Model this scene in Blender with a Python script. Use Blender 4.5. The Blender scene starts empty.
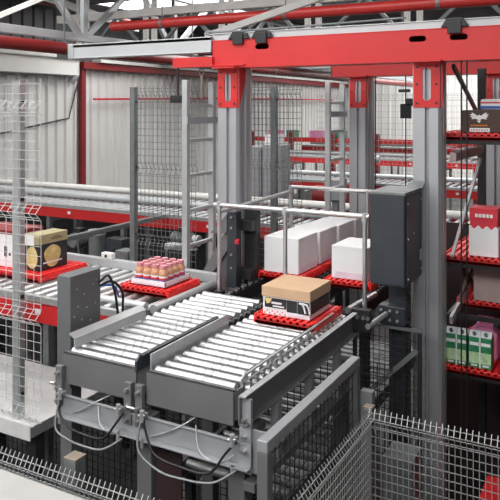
import bpy, bmesh, math, random
from mathutils import Vector, Matrix
random.seed(7)
sc = bpy.context.scene
C = sc.collection
H = 3.5            # eye height above the hall floor
TOP = -1.30        # roller plane, relative to the eye
PI = math.pi

# ------------------------------------------------------------------ materials
def mat(name, col, rough=0.5, metal=0.0, var=0.12, scale=6.0, bump=0.0, coat=0.0):
    m = bpy.data.materials.new(name); m.use_nodes = True
    nt = m.node_tree; b = nt.nodes['Principled BSDF']
    b.inputs['Roughness'].default_value = rough
    b.inputs['Metallic'].default_value = metal
    if coat: b.inputs['Coat Weight'].default_value = coat
    tc = nt.nodes.new('ShaderNodeTexCoord')
    n = nt.nodes.new('ShaderNodeTexNoise'); n.inputs['Scale'].default_value = scale
    n.inputs['Detail'].default_value = 5
    nt.links.new(tc.outputs['Object'], n.inputs['Vector'])
    r = nt.nodes.new('ShaderNodeValToRGB')
    r.color_ramp.elements[0].position = 0.3; r.color_ramp.elements[1].position = 0.7
    r.color_ramp.elements[0].color = (*[c*(1-var) for c in col], 1)
    r.color_ramp.elements[1].color = (*[min(1, c*(1+var)) for c in col], 1)
    nt.links.new(n.outputs['Fac'], r.inputs['Fac'])
    nt.links.new(r.outputs['Color'], b.inputs['Base Color'])
    if bump:
        bp = nt.nodes.new('ShaderNodeBump'); bp.inputs['Strength'].default_value = bump
        bp.inputs['Distance'].default_value = 0.01
        nt.links.new(n.outputs['Fac'], bp.inputs['Height'])
        nt.links.new(bp.outputs['Normal'], b.inputs['Normal'])
    return m
M = {}
M['red'] = mat('red_paint', (.56, .020, .022), .42, 0, .05, 3)
M['darkred'] = mat('dark_red_paint', (.22, .014, .016), .5, 0, .15, 3)
M['pipe_red'] = mat('pipe_red_paint', (.20, .014, .014), .4, 0, .12, 3)
M['tray'] = mat('red_tray_plastic', (.78, .022, .020), .38, 0, .05, 10)
M['tray_dim'] = mat('red_tray_plastic_worn', (.62, .018, .022), .45, 0, .10, 10)
M['grey'] = mat('grey_frame_paint', (.150, .149, .155), .45, .15, .08, 5)
M['greylight'] = mat('light_grey_paint', (.30, .31, .33), .4, .2, .08, 5)
M['box_grey'] = mat('cabinet_grey_paint', (.125, .130, .138), .4, .1, .04, 8)
M['anthracite'] = mat('anthracite_paint', (.036, .042, .052), .4, .1, .12, 6)
M['black'] = mat('black_plastic', (.012, .012, .014), .45, 0, .2, 10)
M['blackmetal'] = mat('black_steel', (.030, .030, .033), .45, .3, .2, 10)
M['alu'] = mat('extruded_aluminium', (.46, .47, .50), .38, .55, .05, 2)
M['galv'] = mat('galvanised_steel', (.50, .52, .53), .40, .6, .07, 14)
M['galvdark'] = mat('weathered_galvanised_steel', (.20, .215, .22), .5, .5, .12, 18)
M['roller'] = mat('zinc_roller_steel', (.56, .57, .59), .34, .85, .06, 30)
M['rollerdull'] = mat('dull_roller_steel', (.40, .41, .42), .45, .6, .1, 20)
M['ledge'] = mat('ledge_sheet', (.37, .365, .355), .5, .1, .08, 4)
M['wiremid'] = mat('plain_wire', (.36, .37, .37), .45, .3, .08, 20)
M['lit_red'] = mat('lit_pipe_red', (.46, .030, .026), .35, 0, .1, 3)  # pipe paint made brighter for the light falling on it from above
M['rollergalv'] = mat('galvanised_roller', (.56, .57, .58), .36, .75, .1, 30)
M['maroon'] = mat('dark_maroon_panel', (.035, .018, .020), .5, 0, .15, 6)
M['collar'] = mat('roller_groove_steel', (.36, .37, .38), .4, .7, .1, 30)
M['steel'] = mat('stainless_steel', (.62, .62, .62), .28, .85, .08, 20)
M['silver'] = mat('pale_silver_paint', (.47, .49, .51), .4, .3, .05, 4)
M['white'] = mat('white_metal', (.74, .73, .71), .5, 0, .05, 4)
M['wire'] = mat('galvanised_wire', (.60, .61, .61), .45, .15, .06, 20)
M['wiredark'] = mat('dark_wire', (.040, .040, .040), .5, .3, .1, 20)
M['clad'] = mat('white_cladding', (.70, .695, .685), .5, 0, .04, 1.2)
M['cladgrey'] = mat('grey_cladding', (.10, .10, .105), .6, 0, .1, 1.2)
M['deck'] = mat('roof_deck_steel', (.13, .13, .135), .6, .1, .12, 2)
M['floor'] = mat('dark_concrete', (.026, .025, .025), .7, 0, .25, 1.5)
M['carton'] = mat('brown_cardboard', (.56, .37, .23), .75, 0, .06, 5)
M['paper'] = mat('white_carton', (.78, .78, .80), .6, 0, .03, 5)
M['brown'] = mat('dark_brown_print', (.060, .026, .018), .5, 0, .1, 5)
M['blackprint'] = mat('black_print', (.018, .018, .020), .4, 0, .1, 5)
M['orange'] = mat('orange_print', (.75, .22, .03), .5)
M['yellow'] = mat('pale_yellow_print', (.62, .50, .20), .5, 0, .25, 18)
M['olive'] = mat('olive_print', (.36, .31, .17), .6, 0, .1, 8)
M['green'] = mat('green_print', (.03, .22, .10), .4, 0, .35, 22)
M['palegreen'] = mat('pale_green_print', (.42, .62, .36), .4, 0, .25, 30)
M['teal'] = mat('dark_teal_print', (.015, .05, .06), .4)
M['blue'] = mat('blue_print', (.03, .10, .42), .4)
M['pink'] = mat('pink_print', (.72, .26, .50), .5, 0, .12, 9)
M['lilac'] = mat('pale_lilac_print', (.70, .62, .72), .5, 0, .1, 9)
M['mauve'] = mat('mauve_cardboard', (.40, .30, .29), .6, 0, .08, 9)
M['peach'] = mat('peach_drink', (.60, .31, .19), .3, 0, .1, 9)
M['cap'] = mat('pink_cap_plastic', (.66, .27, .31), .4)
M['tan'] = mat('tan_plastic_cap', (.20, .165, .13), .6)
M['redprint'] = mat('red_print', (.62, .03, .05), .45)
M['film'] = mat('clear_wrap_plastic', (.70, .74, .76), .15)
# embossed tread plate
m = mat('tread_plate', (.82, .82, .82), .45, .25, .06, 12)
nt = m.node_tree; b = nt.nodes['Principled BSDF']
tc = nt.nodes.new('ShaderNodeTexCoord'); mp = nt.nodes.new('ShaderNodeMapping')
mp.inputs['Rotation'].default_value = (0, 0, PI/4); mp.inputs['Scale'].default_value = (34, 34, 34)
ck = nt.nodes.new('ShaderNodeTexChecker'); ck.inputs['Scale'].default_value = 1.0
nt.links.new(tc.outputs['Object'], mp.inputs['Vector']); nt.links.new(mp.outputs['Vector'], ck.inputs['Vector'])
bp = nt.nodes.new('ShaderNodeBump'); bp.inputs['Strength'].default_value = .9; bp.inputs['Distance'].default_value = .006
nt.links.new(ck.outputs['Fac'], bp.inputs['Height']); nt.links.new(bp.outputs['Normal'], b.inputs['Normal'])
M['tread'] = m
# skylight glow, also on the added unseen strips
m = bpy.data.materials.new('skylight'); m.use_nodes = True
nt = m.node_tree; nt.nodes.clear()
e = nt.nodes.new('ShaderNodeEmission'); e.inputs['Color'].default_value = (1, .985, .96, 1); e.inputs['Strength'].default_value = 7.5
o = nt.nodes.new('ShaderNodeOutputMaterial'); nt.links.new(e.outputs[0], o.inputs[0])
M['sky'] = m

# ------------------------------------------------------------------ mesh builder (hall coordinates; heights relative to the eye)
class MB:
    def __init__(s): s.v = []; s.f = []; s.mi = []; s.sm = []
    def add(s, vs, fs, m=0, smooth=False):
        k = len(s.v); s.v += [tuple(v) for v in vs]
        for f in fs: s.f.append([i+k for i in f]); s.mi.append(m); s.sm.append(smooth)
        return s
    def box(s, x0, x1, y0, y1, z0, z1, m=0):
        if x0 > x1: x0, x1 = x1, x0
        if y0 > y1: y0, y1 = y1, y0
        if z0 > z1: z0, z1 = z1, z0
        vs = [(x, y, z) for z in (z0, z1) for y in (y0, y1) for x in (x0, x1)]
        return s.add(vs, [(0,2,3,1), (4,5,7,6), (0,1,5,4), (2,6,7,3), (0,4,6,2), (1,3,7,5)], m)
    def _frame(s, d):
        d = Vector(d).normalized()
        u = Vector((0,0,1)) if abs(d.z) < .95 else Vector((0,1,0))
        a = d.cross(u).normalized(); b = a.cross(d).normalized()
        return a, b
    def cyl(s, p0, p1, r, n=12, m=0, r1=None, cap=True):
        p0 = Vector(p0); p1 = Vector(p1); a, b = s._frame(p1-p0); r1 = r if r1 is None else r1
        vs = []
        for p, q in ((p0, r), (p1, r1)):
            for i in range(n):
                t = 2*PI*i/n; vs.append(p + a*math.cos(t)*q + b*math.sin(t)*q)
        s.add(vs, [(i, (i+1) % n, n+(i+1) % n, n+i) for i in range(n)], m, True)
        if cap:
            s.add(vs[:n], [tuple(range(n-1, -1, -1))], m); s.add(vs[n:], [tuple(range(n))], m)
        return s
    def bar(s, p0, p1, w, h=None, m=0):
        h = w if h is None else h
        p0 = Vector(p0); p1 = Vector(p1); a, b = s._frame(p1-p0); vs = []
        for p in (p0, p1):
            for i, j in ((-1,-1), (1,-1), (1,1), (-1,1)): vs.append(p + a*i*w/2 + b*j*h/2)
        return s.add(vs, [(0,1,5,4), (1,2,6,5), (2,3,7,6), (3,0,4,7), (3,2,1,0), (4,5,6,7)], m)
    def path(s, pts, r, n=6, m=0):
        pts = [Vector(p) for p in pts]; rings = []; N = len(pts)
        for i, p in enumerate(pts):
            d = pts[min(i+1, N-1)] - pts[max(i-1, 0)]; a, b = s._frame(d)
            if rings and a.dot(rings[-1][1]) < 0: a = -a; b = -b
            rings.append((p, a, b))
        vs = [p + a*math.cos(2*PI*k/n)*r + b*math.sin(2*PI*k/n)*r for p, a, b in rings for k in range(n)]
        fs = [(i*n+k, i*n+(k+1) % n, (i+1)*n+(k+1) % n, (i+1)*n+k) for i in range(N-1) for k in range(n)]
        s.add(vs, fs, m, True)
        s.add(vs[:n], [tuple(range(n-1, -1, -1))], m); s.add(vs[-n:], [tuple(range(n))], m)
        return s
    def prism(s, poly, axis, a0, a1, m=0):
        """extrude a 2D outline: axis x takes (y,z), y takes (x,z), z takes (x,y)"""
        def P(p, t): return {'x': (t, p[0], p[1]), 'y': (p[0], t, p[1]), 'z': (p[0], p[1], t)}[axis]
        n = len(poly); vs = [P(p, a0) for p in poly] + [P(p, a1) for p in poly]
        return s.add(vs, [tuple(range(n)), tuple(range(2*n-1, n-1, -1))] + [(i, n+i, n+(i+1) % n, (i+1) % n) for i in range(n)], m)
    def build(s, name, mats, parent=None, bevel=0, base=None):
        if not isinstance(mats, (list, tuple)): mats = [mats]
        if parent is not None:
            r = parent
            while r.parent: r = r.parent
            off = Vector(r.location)
        elif base is not None: off = Vector((base[0], base[1], base[2]+H))
        else:
            xs, ys, zs = zip(*s.v)
            off = Vector(((min(xs)+max(xs))/2, (min(ys)+max(ys))/2, min(zs)+H))
        me = bpy.data.meshes.new(name)
        me.from_pydata([(x-off.x, y-off.y, z+H-off.z) for x, y, z in s.v], [], s.f)
        for k in mats: me.materials.append(M[k])
        for p, i, sm in zip(me.polygons, s.mi, s.sm): p.material_index = i; p.use_smooth = sm
        bm = bmesh.new(); bm.from_mesh(me); bmesh.ops.recalc_face_normals(bm, faces=bm.faces); bm.to_mesh(me); bm.free()
        ob = bpy.data.objects.new(name, me); C.objects.link(ob)
        if parent is None: ob.location = off
        else: ob.parent = parent
        if bevel:
            md = ob.modifiers.new('bevel', 'BEVEL'); md.width = bevel; md.segments = 2
            md.limit_method = 'ANGLE'; md.angle_limit = math.radians(50)
        return ob

def thing(name, label, cat, loc, group=None):
    o = bpy.data.objects.new(name, None); C.objects.link(o)
    o.location = (loc[0], loc[1], loc[2]+H); o.empty_display_size = .1
    o['label'] = label; o['category'] = cat
    if group: o['group'] = group
    return o
def tag(o, label, cat, group=None):
    o['label'] = label; o['category'] = cat
    if group: o['group'] = group
    return o
def struct(o, label=None, cat='structure'):
    o['kind'] = 'structure'
    if label: o['label'] = label
    o['category'] = cat
    return o
def clone(root, loc, label=None, group=None):
    r = root.copy(); C.objects.link(r); r.location = (loc[0], loc[1], loc[2]+H)
    if label: r['label'] = label
    if group: r['group'] = group
    for ch in root.children:
        c = ch.copy(); C.objects.link(c); c.parent = r
        for g in ch.children:
            d = g.copy(); C.objects.link(d); d.parent = c
    return r
def copies(part, offsets):
    """the same part again, moved inside its thing"""
    for d in offsets:
        c = part.copy(); C.objects.link(c); c.location = part.location + Vector(d)
def dots(name, mk, parent, items, n=8):
    """each bolt, wheel or rivet a part of its own"""
    for p0, p1, q in items: MB().cyl(p0, p1, q, n).build(name, mk, parent)
def stadium(cx, cz, w, h, n=8):
    r = min(w, h)/2; pts = []
    if w >= h:
        for i in range(n+1): t = -PI/2+PI*i/n; pts.append((cx+w/2-r+r*math.cos(t), cz+r*math.sin(t)))
        for i in range(n+1): t = PI/2+PI*i/n; pts.append((cx-w/2+r+r*math.cos(t), cz+r*math.sin(t)))
    else:
        for i in range(n+1): t = PI*i/n; pts.append((cx+r*math.cos(t), cz+h/2-r+r*math.sin(t)))
        for i in range(n+1): t = PI+PI*i/n; pts.append((cx+r*math.cos(t), cz-h/2+r+r*math.sin(t)))
    return pts

# ------------------------------------------------------------------ the hall
F = -H
struct(MB().box(-13, 8, -4, 32, F-.1, F).build('floor', 'floor'), 'dark concrete hall floor', 'floor')
ROOF = 2.35
def ribs(a0, a1, pitch, depth):
    pts = []; a = a0
    while a < a1:
        pts += [(a, 0), (a+pitch*.70, 0), (a+pitch*.78, depth), (a+pitch*.92, depth)]; a += pitch
    return pts + [(a, 0)]
def sheet_y(X, a0, a1, z0, z1, pitch, depth, mk, name, sgn=1):
    b = MB(); p = ribs(a0, a1, pitch, depth)
    for (y0, d0), (y1, d1) in zip(p, p[1:]):
        b.add([(X+sgn*d0, y0, z0), (X+sgn*d1, y1, z0), (X+sgn*d1, y1, z1), (X+sgn*d0, y0, z1)], [(0, 1, 2, 3)])
    b.box(X-.12, X-.02, a0, a1, z0, z1)
    return b.build(name, mk)
struct(sheet_y(-12, -4, 31, F, 1.0, .30, .07, 'clad', 'wall_left'), 'white ribbed steel cladding wall', 'wall')
struct(sheet_y(-12, -4, 31, 1.0, ROOF, .33, .05, 'cladgrey', 'wall_left_upper'), 'ribbed cladding above the white wall, grey partly for the shade under the roof', 'wall')  # grey tone also stands in for the shade below the roof
b = MB(); p = ribs(-12, 8, .33, .05)
for (y0, d0), (y1, d1) in zip(p, p[1:]):
    b.add([(y0, 31-d0, F), (y1, 31-d1, F), (y1, 31-d1, ROOF), (y0, 31-d0, ROOF)], [(0, 1, 2, 3)])
b.box(-12, 8, 31.02, 31.1, F, ROOF)
struct(b.build('wall_back', 'clad'), 'far white ribbed wall', 'wall')
struct(MB().box(7, 7.1, -4, 31, F, ROOF).build('wall_right', 'cladgrey'), 'grey wall on the right of the hall', 'wall')
struct(MB().box(-12, 7, -4.1, -4, F, ROOF).build('wall_front', 'cladgrey'), 'grey wall behind the viewer', 'wall')
# roof deck with cut-outs for the skylight strips
SKY = [(-3.7, -.3), (2.2, 3.5), (6.4, 7.5), (11.8, 14.2), (23.0, 25.5), (27.0, 29.5)]  # only the fourth strip is seen; the rest are added unseen for light
SKX = [(-9, 3), (-10.6, -1.2), (-10.6, -.8), (-10.6, 1), (-9.5, 4), (-9.5, 4)]
b = MB(); y = -4
for s0, s1 in SKY + [(32, 32)]:
    p = [(yy, d) for yy, d in ribs(y, s0, .25, .05) if yy <= s0]
    p[-1:] = [p[-1], (s0, 0)]
    for (y0, d0), (y1, d1) in zip(p, p[1:]):
        b.add([(-12.1, y0, ROOF-d0), (8, y0, ROOF-d0), (8, y1, ROOF-d1), (-12.1, y1, ROOF-d1)], [(0, 1, 2, 3)])
    b.box(-12.1, 8, y, s0, ROOF+.05, ROOF+.1)
    y = s1
for (s0, s1), (xa, xb) in zip(SKY, SKX):
    b.box(-12.1, xa, s0, s1, ROOF, ROOF+.05); b.box(xb, 8, s0, s1, ROOF, ROOF+.05)
struct(b.build('ceiling', 'deck'), 'grey corrugated roof deck', 'ceiling')
for i, ((s0, s1), (xa, xb)) in enumerate(zip(SKY, SKX)):
    struct(MB().box(xa, xb, s0, s1, ROOF+.02, ROOF+.06).build('light_strip_%d' % (i+1), 'sky'), 'bright roof strip, one real skylight and the others added unseen for light', 'skylight')
# band, red steelwork on the wall
b = MB().box(-11.93, -11.6, -4, 12.5, .78, 1.22); b.box(-11.95, -11.5, -4, 12.5, 1.16, 1.24)
struct(b.build('trim_1', 'white', bevel=.01), 'white eaves band along the wall top', 'trim')
struct(MB().box(-11.93, -11.82, 12.85, 13.0, F, 1.0).build('trim_2', 'darkred', bevel=.005), 'dark red steel post on the white wall', 'post')
struct(MB().box(-11.93, -11.7, 12.8, 30.9, .97, 1.13).build('trim_3', 'darkred', bevel=.005), 'dark red steel beam along the wall top', 'beam')
b = MB().box(-11.9, -11.6, 13.3, 30.5, 1.14, 1.22)
struct(b.build('trim_4', 'white'), 'white rail above the dark red beam', 'trim')
b = MB().path([(-11.8, 12.62, 1.5), (-11.8, 12.62, .80), (-11.82, 12.60, .72), (-11.90, 12.57, .66), (-11.92, 12.57, .62)], .085, 10)
tag(b.build('downpipe', 'silver'), 'white downpipe bending to the wall beside the dark red post', 'pipe')
b = MB().path([(-11.92, 12.8, .6), (-11.92, 12.5, -.25), (-11.9, 9.9, -.62), (-11.9, 9.0, -.70)], .02, 6)
tag(b.build('wall_cable', 'blackmetal'), 'thin dark cable slanting down the white ribbed wall', 'cable')
tag(MB().path([(-11.75, 13.2, .22), (-11.75, 20, .33), (-11.75, 29, .36)], .03, 6).build('rope_guard', 'redprint'), 'thin red line strung along the white back wall', 'rope')

# ------------------------------------------------------------------ roof steel and pipes
t = thing('roof_truss', 'silver lattice truss running into the hall at upper left', 'truss', (-8, 10, 1.1))
MB().box(-8.06, -7.94, -3, 30, 1.10, 1.23).build('bottom_chord', 'silver', t, .008)
MB().box(-8.06, -7.94, -3, 30, 2.15, 2.28).build('top_chord', 'silver', t, .008)
for k in range(-2, 8):
    yn = 8.7+2.6*k
    MB().bar((-8, yn+.05, 1.2), (-8, yn+.05, 2.2), .08, .10).build('post', 'silver', t)
    MB().bar((-8, yn-.06, 1.2), (-8, yn-1.05, 2.2), .07, .10).build('brace', 'silver', t)
    MB().bar((-8, yn+.10, 1.2), (-8, yn+1.35, 2.2), .07, .10).build('brace', 'silver', t)
MB().bar((-8.05, 6.6, 1.16), (-8.05, 9.0, 2.22), .05, .07).build('brace', 'white', t)
b = MB().cyl((-7.75, -3, .93), (-7.75, 28, .93), .095, 16)
t = thing('fire_pipe', 'dark red pipe slung under the silver roof truss at upper left', 'pipe', (-7.75, 10, .8))
b.build('pipe_run', 'pipe_red', t)
for yy in (4.4, 8.0, 11.6, 15.2):
    MB().cyl((-7.75, yy, .93), (-7.75, yy+.06, .93), .105, 16).bar((-7.75, yy+.03, 1.0), (-7.75, yy+.03, ROOF), .02).build('pipe_clamp', 'galvdark', t)
t = thing('fire_pipe', 'thick red pipe crossing the hall under the roof from left to right', 'pipe', (-2, 9, 1.2))
MB().cyl((-7.6, 9, 1.36), (4, 9, 1.36), .080, 16).build('pipe_run', 'lit_red', t)
for xx in (-6.6, -4.4, -2.2, 0):
    MB().cyl((xx, 9, 1.36), (xx+.05, 9, 1.36), .085, 14).bar((xx+.02, 9, 1.4), (xx+.02, 9, ROOF), .015).build('pipe_clamp', 'galvdark', t)
t = thing('roof_truss', 'pale lattice truss crossing the hall behind the thick red pipe', 'truss', (-3, 9.7, 1.0))
MB().box(-9.5, 5, 9.64, 9.76, 1.60, 1.74).build('top_chord', 'white', t, .006)
MB().box(-9.5, 5, 9.64, 9.76, .92, 1.02).build('bottom_chord', 'galvdark', t, .006)
for k in range(9):
    x0 = -8.9+1.55*k
    for d in (-.09, .09): MB().bar((x0+d, 9.7, .95), (x0+d, 9.7, 2.3), .075, .075).build('post', 'white', t)
    MB().bar((x0+.15, 9.7, 1.0), (x0+.8, 9.7, 1.62), .05, .05).build('brace', 'galvdark', t)
    MB().bar((x0+.85, 9.7, 1.62), (x0+1.45, 9.7, 1.0), .05, .05).build('brace', 'galvdark', t)
tag(MB().bar((-4.15, 6.5, .80), (-1.2, 6.5, 1.50), .05, .07).build('roof_brace', 'white'), 'white diagonal brace rising to the right behind the big red beam', 'brace')
tag(MB().box(-7.5, 5, 7.0, 7.12, 1.66, 1.78).build('roof_purlin', 'white', bevel=.005), 'pale grey roof purlin nearest above the big red beam', 'beam')
tag(MB().bar((-9.6, 7.6, 2.30), (-9.6, 12.2, 1.75), .10, .12).build('roof_rafter', 'white'), 'pale sloping rafter in the top left corner', 'beam')
tag(MB().cyl((-9.9, 5.5, 2.2), (-9.9, 12.3, 1.95), .05, 12).build('drain_pipe', 'pipe_red'), 'short thin red pipe above the sloping rafter at top left', 'pipe')
tag(MB().box(-11.6, 5, 15.5, 15.62, 1.30, 1.46).build('roof_purlin', 'galvdark', bevel=.005), 'dull grey purlin in the middle of the roof', 'beam')
tag(MB().box(-11.6, 5, 21.0, 21.15, 1.25, 1.48).build('roof_purlin', 'galvdark', bevel=.005), 'dull grey purlin deepest in the roof', 'beam')
t = thing('cable_tray', 'galvanised cable tray hung below the roof before the wall', 'tray', (-4.7, 17.2, 1.05))
MB().box(-7.5, -2, 17.0, 17.5, 1.05, 1.12).build('tray_trough', 'galv', t, .005)
for xx in (-7.2, -5.6, -4.0, -2.4): MB().cyl((xx, 17.25, 1.12), (xx, 17.25, ROOF), .012, 6).build('hanger_rod', 'galvdark', t)
t = thing('fire_pipe', 'dull dark red pipe below the roof behind the silver beam', 'pipe', (-5.2, 11.5, 1.0))
MB().cyl((-7.5, 11.5, 1.12), (-3, 11.5, 1.12), .09, 14).build('pipe_run', 'darkred', t)
for xx in (-7.0, -5.2, -3.4): MB().cyl((xx, 11.5, 1.2), (xx, 11.5, ROOF), .010, 6).build('hanger_rod', 'galvdark', t)

# ------------------------------------------------------------------ lift portal: columns and red beams
def column(x, y, w, d, z1, label, lean=True, dull=False):
    t = thing('lift_column', label, 'column', (x, y+d/2, F))
    a = w/2; g = .012
    prof = [(-a, 0), (-.013, 0), (-.013, .03), (.013, .03), (.013, 0), (a-.02, 0), (a, .02), (a, d*.30), (a-.035, d*.34), (a-.035, d*.52), (a, d*.56),
            (a, d*.86), (a-.02, d*.9), (a, d*.94), (a, d), (-a, d), (-a, d*.6), (-a+.03, d*.55), (-a+.03, d*.4), (-a, d*.35)]
    MB().prism([(x+p[0], y+p[1]) for p in prof], 'z', F+.02, z1).build('profile', 'alu', t, .003)
    MB().box(x-a, x+a, y-.06, y+d, F, F+.02).build('base_plate', 'galv', t)
    # red head bracket with a long slot that shows the column behind it
    h = .312
    zb = z1-h
    br = MB(); e = .008
    br.box(x-a+.006, x-.028, y-e, y-.0005, zb, z1); br.box(x+.028, x+a-.006, y-e, y-.0005, zb, z1)
    q = .0281
    for c0, sg, ze in ((z1-.045-q, 1, z1), (zb+.045+q, -1, zb)):
        arc = [(x+q*math.cos(PI*i/10), c0+sg*q*math.sin(PI*i/10)) for i in range(11)]
        br.prism([(x+q, ze), (x-q, ze)][::1]+arc[::-1], 'y', y-e, y-.0005)
    br.box(x-a+.006, x+a+.02, y-.10, y-.0005, z1-.012, z1)
    k = br.build('head_bracket', 'red', t, .002)
    MB().prism([(y, zb), (y+d*.45, z1-.10), (y+d*.45, z1), (y-.0, z1)], 'x', x+a+.001, x+a+.009).build('gusset', 'red', k)
    for sx in (-1, 1):
        for zz in (zb+.03, zb+h/2, z1-.04):
            MB().cyl((x+sx*(a-.03), y-e-.006, zz), (x+sx*(a-.03), y-e, zz), .008, 8).build('bolt', 'blackmetal', k)
    return t
column(-2.735, 4.6, .185, .22, .315, 'left front aluminium lift column beside the ladder, red slotted bracket on top')
column(-1.190, 4.6, .19, .15, .315, 'right front aluminium lift column behind the dark control cabinet')
column(-2.345, 6.45, .185, .22, .315, 'rear aluminium lift column with small red bracket left of the cabinet')
column(-1.05, 6.45, .185, .22, .315, 'rear aluminium lift column at the right edge behind the shelves')

def red_beam(x0, x1, y, slots, label, lip=None):
    t = thing('portal_beam', label, 'beam', ((x0+x1)/2, y, .315))
    poly_top, poly_bot = .52, .315
    b = MB()
    # web split around the slots so that they are real openings
    xs = sorted(slots); cur = x0; zc = .462; sw, sh = .115, .040
    for sx in xs:
        b.box(cur, sx-sw/2-.0005, y-.03, y-.022, poly_bot, poly_top)
        b.box(sx-sw/2-.001, sx+sw/2+.001, y-.03, y-.022, poly_bot, zc-sh/2)
        b.box(sx-sw/2-.001, sx+sw/2+.001, y-.03, y-.022, zc+sh/2, poly_top)
        # rounded slot ends
        for sg in (-1, 1):
            q = sh/2; c = sx+sg*(sw/2-q)
            for zs in (-1, 1):
                arc = [(c+sg*q*math.sin(PI/2*i/5), zc+zs*q*math.cos(PI/2*i/5)) for i in range(6)]
                b.prism([(c+sg*q, zc+zs*q)]+arc, 'y', y-.03, y-.022)
        cur = sx+sw/2+.0005
    b.box(cur, x1, y-.03, y-.022, poly_bot, poly_top)
    b.build('web', 'red', t)
    MB().box(x0, x1, y-.03, y+.17, poly_top-.002, poly_top+.006).build('top_flange', 'red', t)
    MB().box(x0-(.0), x1, y-.04, y+.17, poly_bot-.006, poly_bot+.004).build('bottom_flange', 'red', t)
    MB().box(x0, x1, y+.15, y+.165, poly_bot, poly_top).build('rear_web', 'darkred', t)
    MB().box(x0, x0+.008, y-.03, y+.17, poly_bot, poly_top).build('end_plate', 'red', t)
    if lip:
        MB().box(lip, x0+.02, y-.055, y-.031, .335, .40).box(lip, x0+.3, y-.055, y+.05, .322, .335).build('end_lip', 'red', t, .002)
    return t
red_beam(-2.865, 0.6, 4.6, [-2.42, -1.245, -.975], 'big bright red portal beam with slots across the top front', lip=-3.22)
red_beam(-2.62, .6, 6.45, [], 'second red portal beam partly hidden behind the front one')
t = thing('guide_rail', 'long pale silver rail lying along the top of the front red beam', 'rail', (-2, 4.65, .44))
MB().box(-4.36, -2.87, 4.57, 4.585, .44, .555).box(-4.36, -2.87, 4.57, 4.70, .53, .560).box(-4.36, -2.87, 4.56, 4.68, .435, .445).build('left_channel', 'silver', t, .002)
MB().box(-2.87, .6, 4.60, 4.68, .527, .575).box(-2.9, .6, 4.59, 4.69, .575, .582).build('rail_strip', 'silver', t, .002)
MB().box(-4.36, -4.30, 4.56, 4.71, .43, .565).build('end_bracket', 'galv', t, .003)
MB().cyl((-2.95, 4.64, .60), (-2.95, 4.70, .60), .022, 12).build('rail_roller', 'galvdark', t)
tag(MB().path([(-2.95, 4.66, .60), (-2.2, 4.66, .605), (-1.35, 4.66, .62)], .008, 6).build('beam_cable', 'galvdark'), 'thin grey cable lying on the silver rail above the red beam', 'cable')
for x, lb in ((-2.62, 'black clamp on the red beam above the left lift column'), (-2.42, 'black clamp on the red beam over the left slot'), (-1.0, 'black clamp on the red beam over the right slots')):
    t = thing('beam_clamp', lb, 'clamp', (x, 4.6, .52))
    MB().prism([(x-.09, .527), (x+.09, .527), (x+.05, .585), (x-.05, .585)], 'y', 4.555, 4.60).build('clamp_body', 'black', t, .003)
    MB().box(x-.045, x+.045, 4.545, 4.569, .485, .565).build('clamp_jaw', 'black', t, .003)
t = thing('hanging_sensor', 'small black sensor block hanging on a rod under the red beam end', 'sensor', (-3.2, 4.58, .04))
MB().cyl((-3.19, 4.58, .10), (-3.19, 4.58, .335), .010, 8).build('rod', 'black', t)
b = MB().box(-3.25, -3.14, 4.55, 4.61, .04, .10)
for i in range(5): b.box(-3.247+.022*i, -3.235+.022*i, 4.545, 4.55, .05, .07, 0)
b.build('sensor_body', 'black', t, .004)
t = thing('hanging_hook', 'small ring hook with a tan cord below the red beam', 'hook', (-2.98, 4.6, .10))
MB().path([(-2.98+.022*math.cos(a), 4.6, .285+.03*math.sin(a)) for a in [2*PI*i/12 for i in range(13)]], .005, 6).build('ring', 'galvdark', t)
MB().cyl((-2.975, 4.6, .08), (-2.975, 4.6, .26), .011, 8).build('cord', 'tan', t)

# ------------------------------------------------------------------ ladders
def ladder(x, y0, y1, z0, z1, rungs, plate, label):
    t = thing('steel_ladder', label, 'ladder', (x, (y0+y1)/2, z0))
    for y in (y0, y1): MB().box(x-.025, x+.025, y-.022, y+.022, z0, z1).build('upright', 'galv', t, .003)
    for z in rungs: MB().box(x-.014, x+.014, y0, y1, z-.014, z+.014).build('rung', 'galv', t, .002)
    MB().box(x+.026, x+.04, y0-.03, y1+.03, plate-.026, plate+.026).build('stay_plate', 'greylight', t)
    return t
ladder(-3.08, 4.53, 4.92, F, .22, [.02-.28*k for k in range(0, 12)], -.10, 'tall galvanised ladder left of the front lift column')
ladder(-2.56, 6.20, 6.58, F, .25, [.05-.28*k for k in range(0, 12)], -.06, 'galvanised ladder beside the rear lift column')

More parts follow.
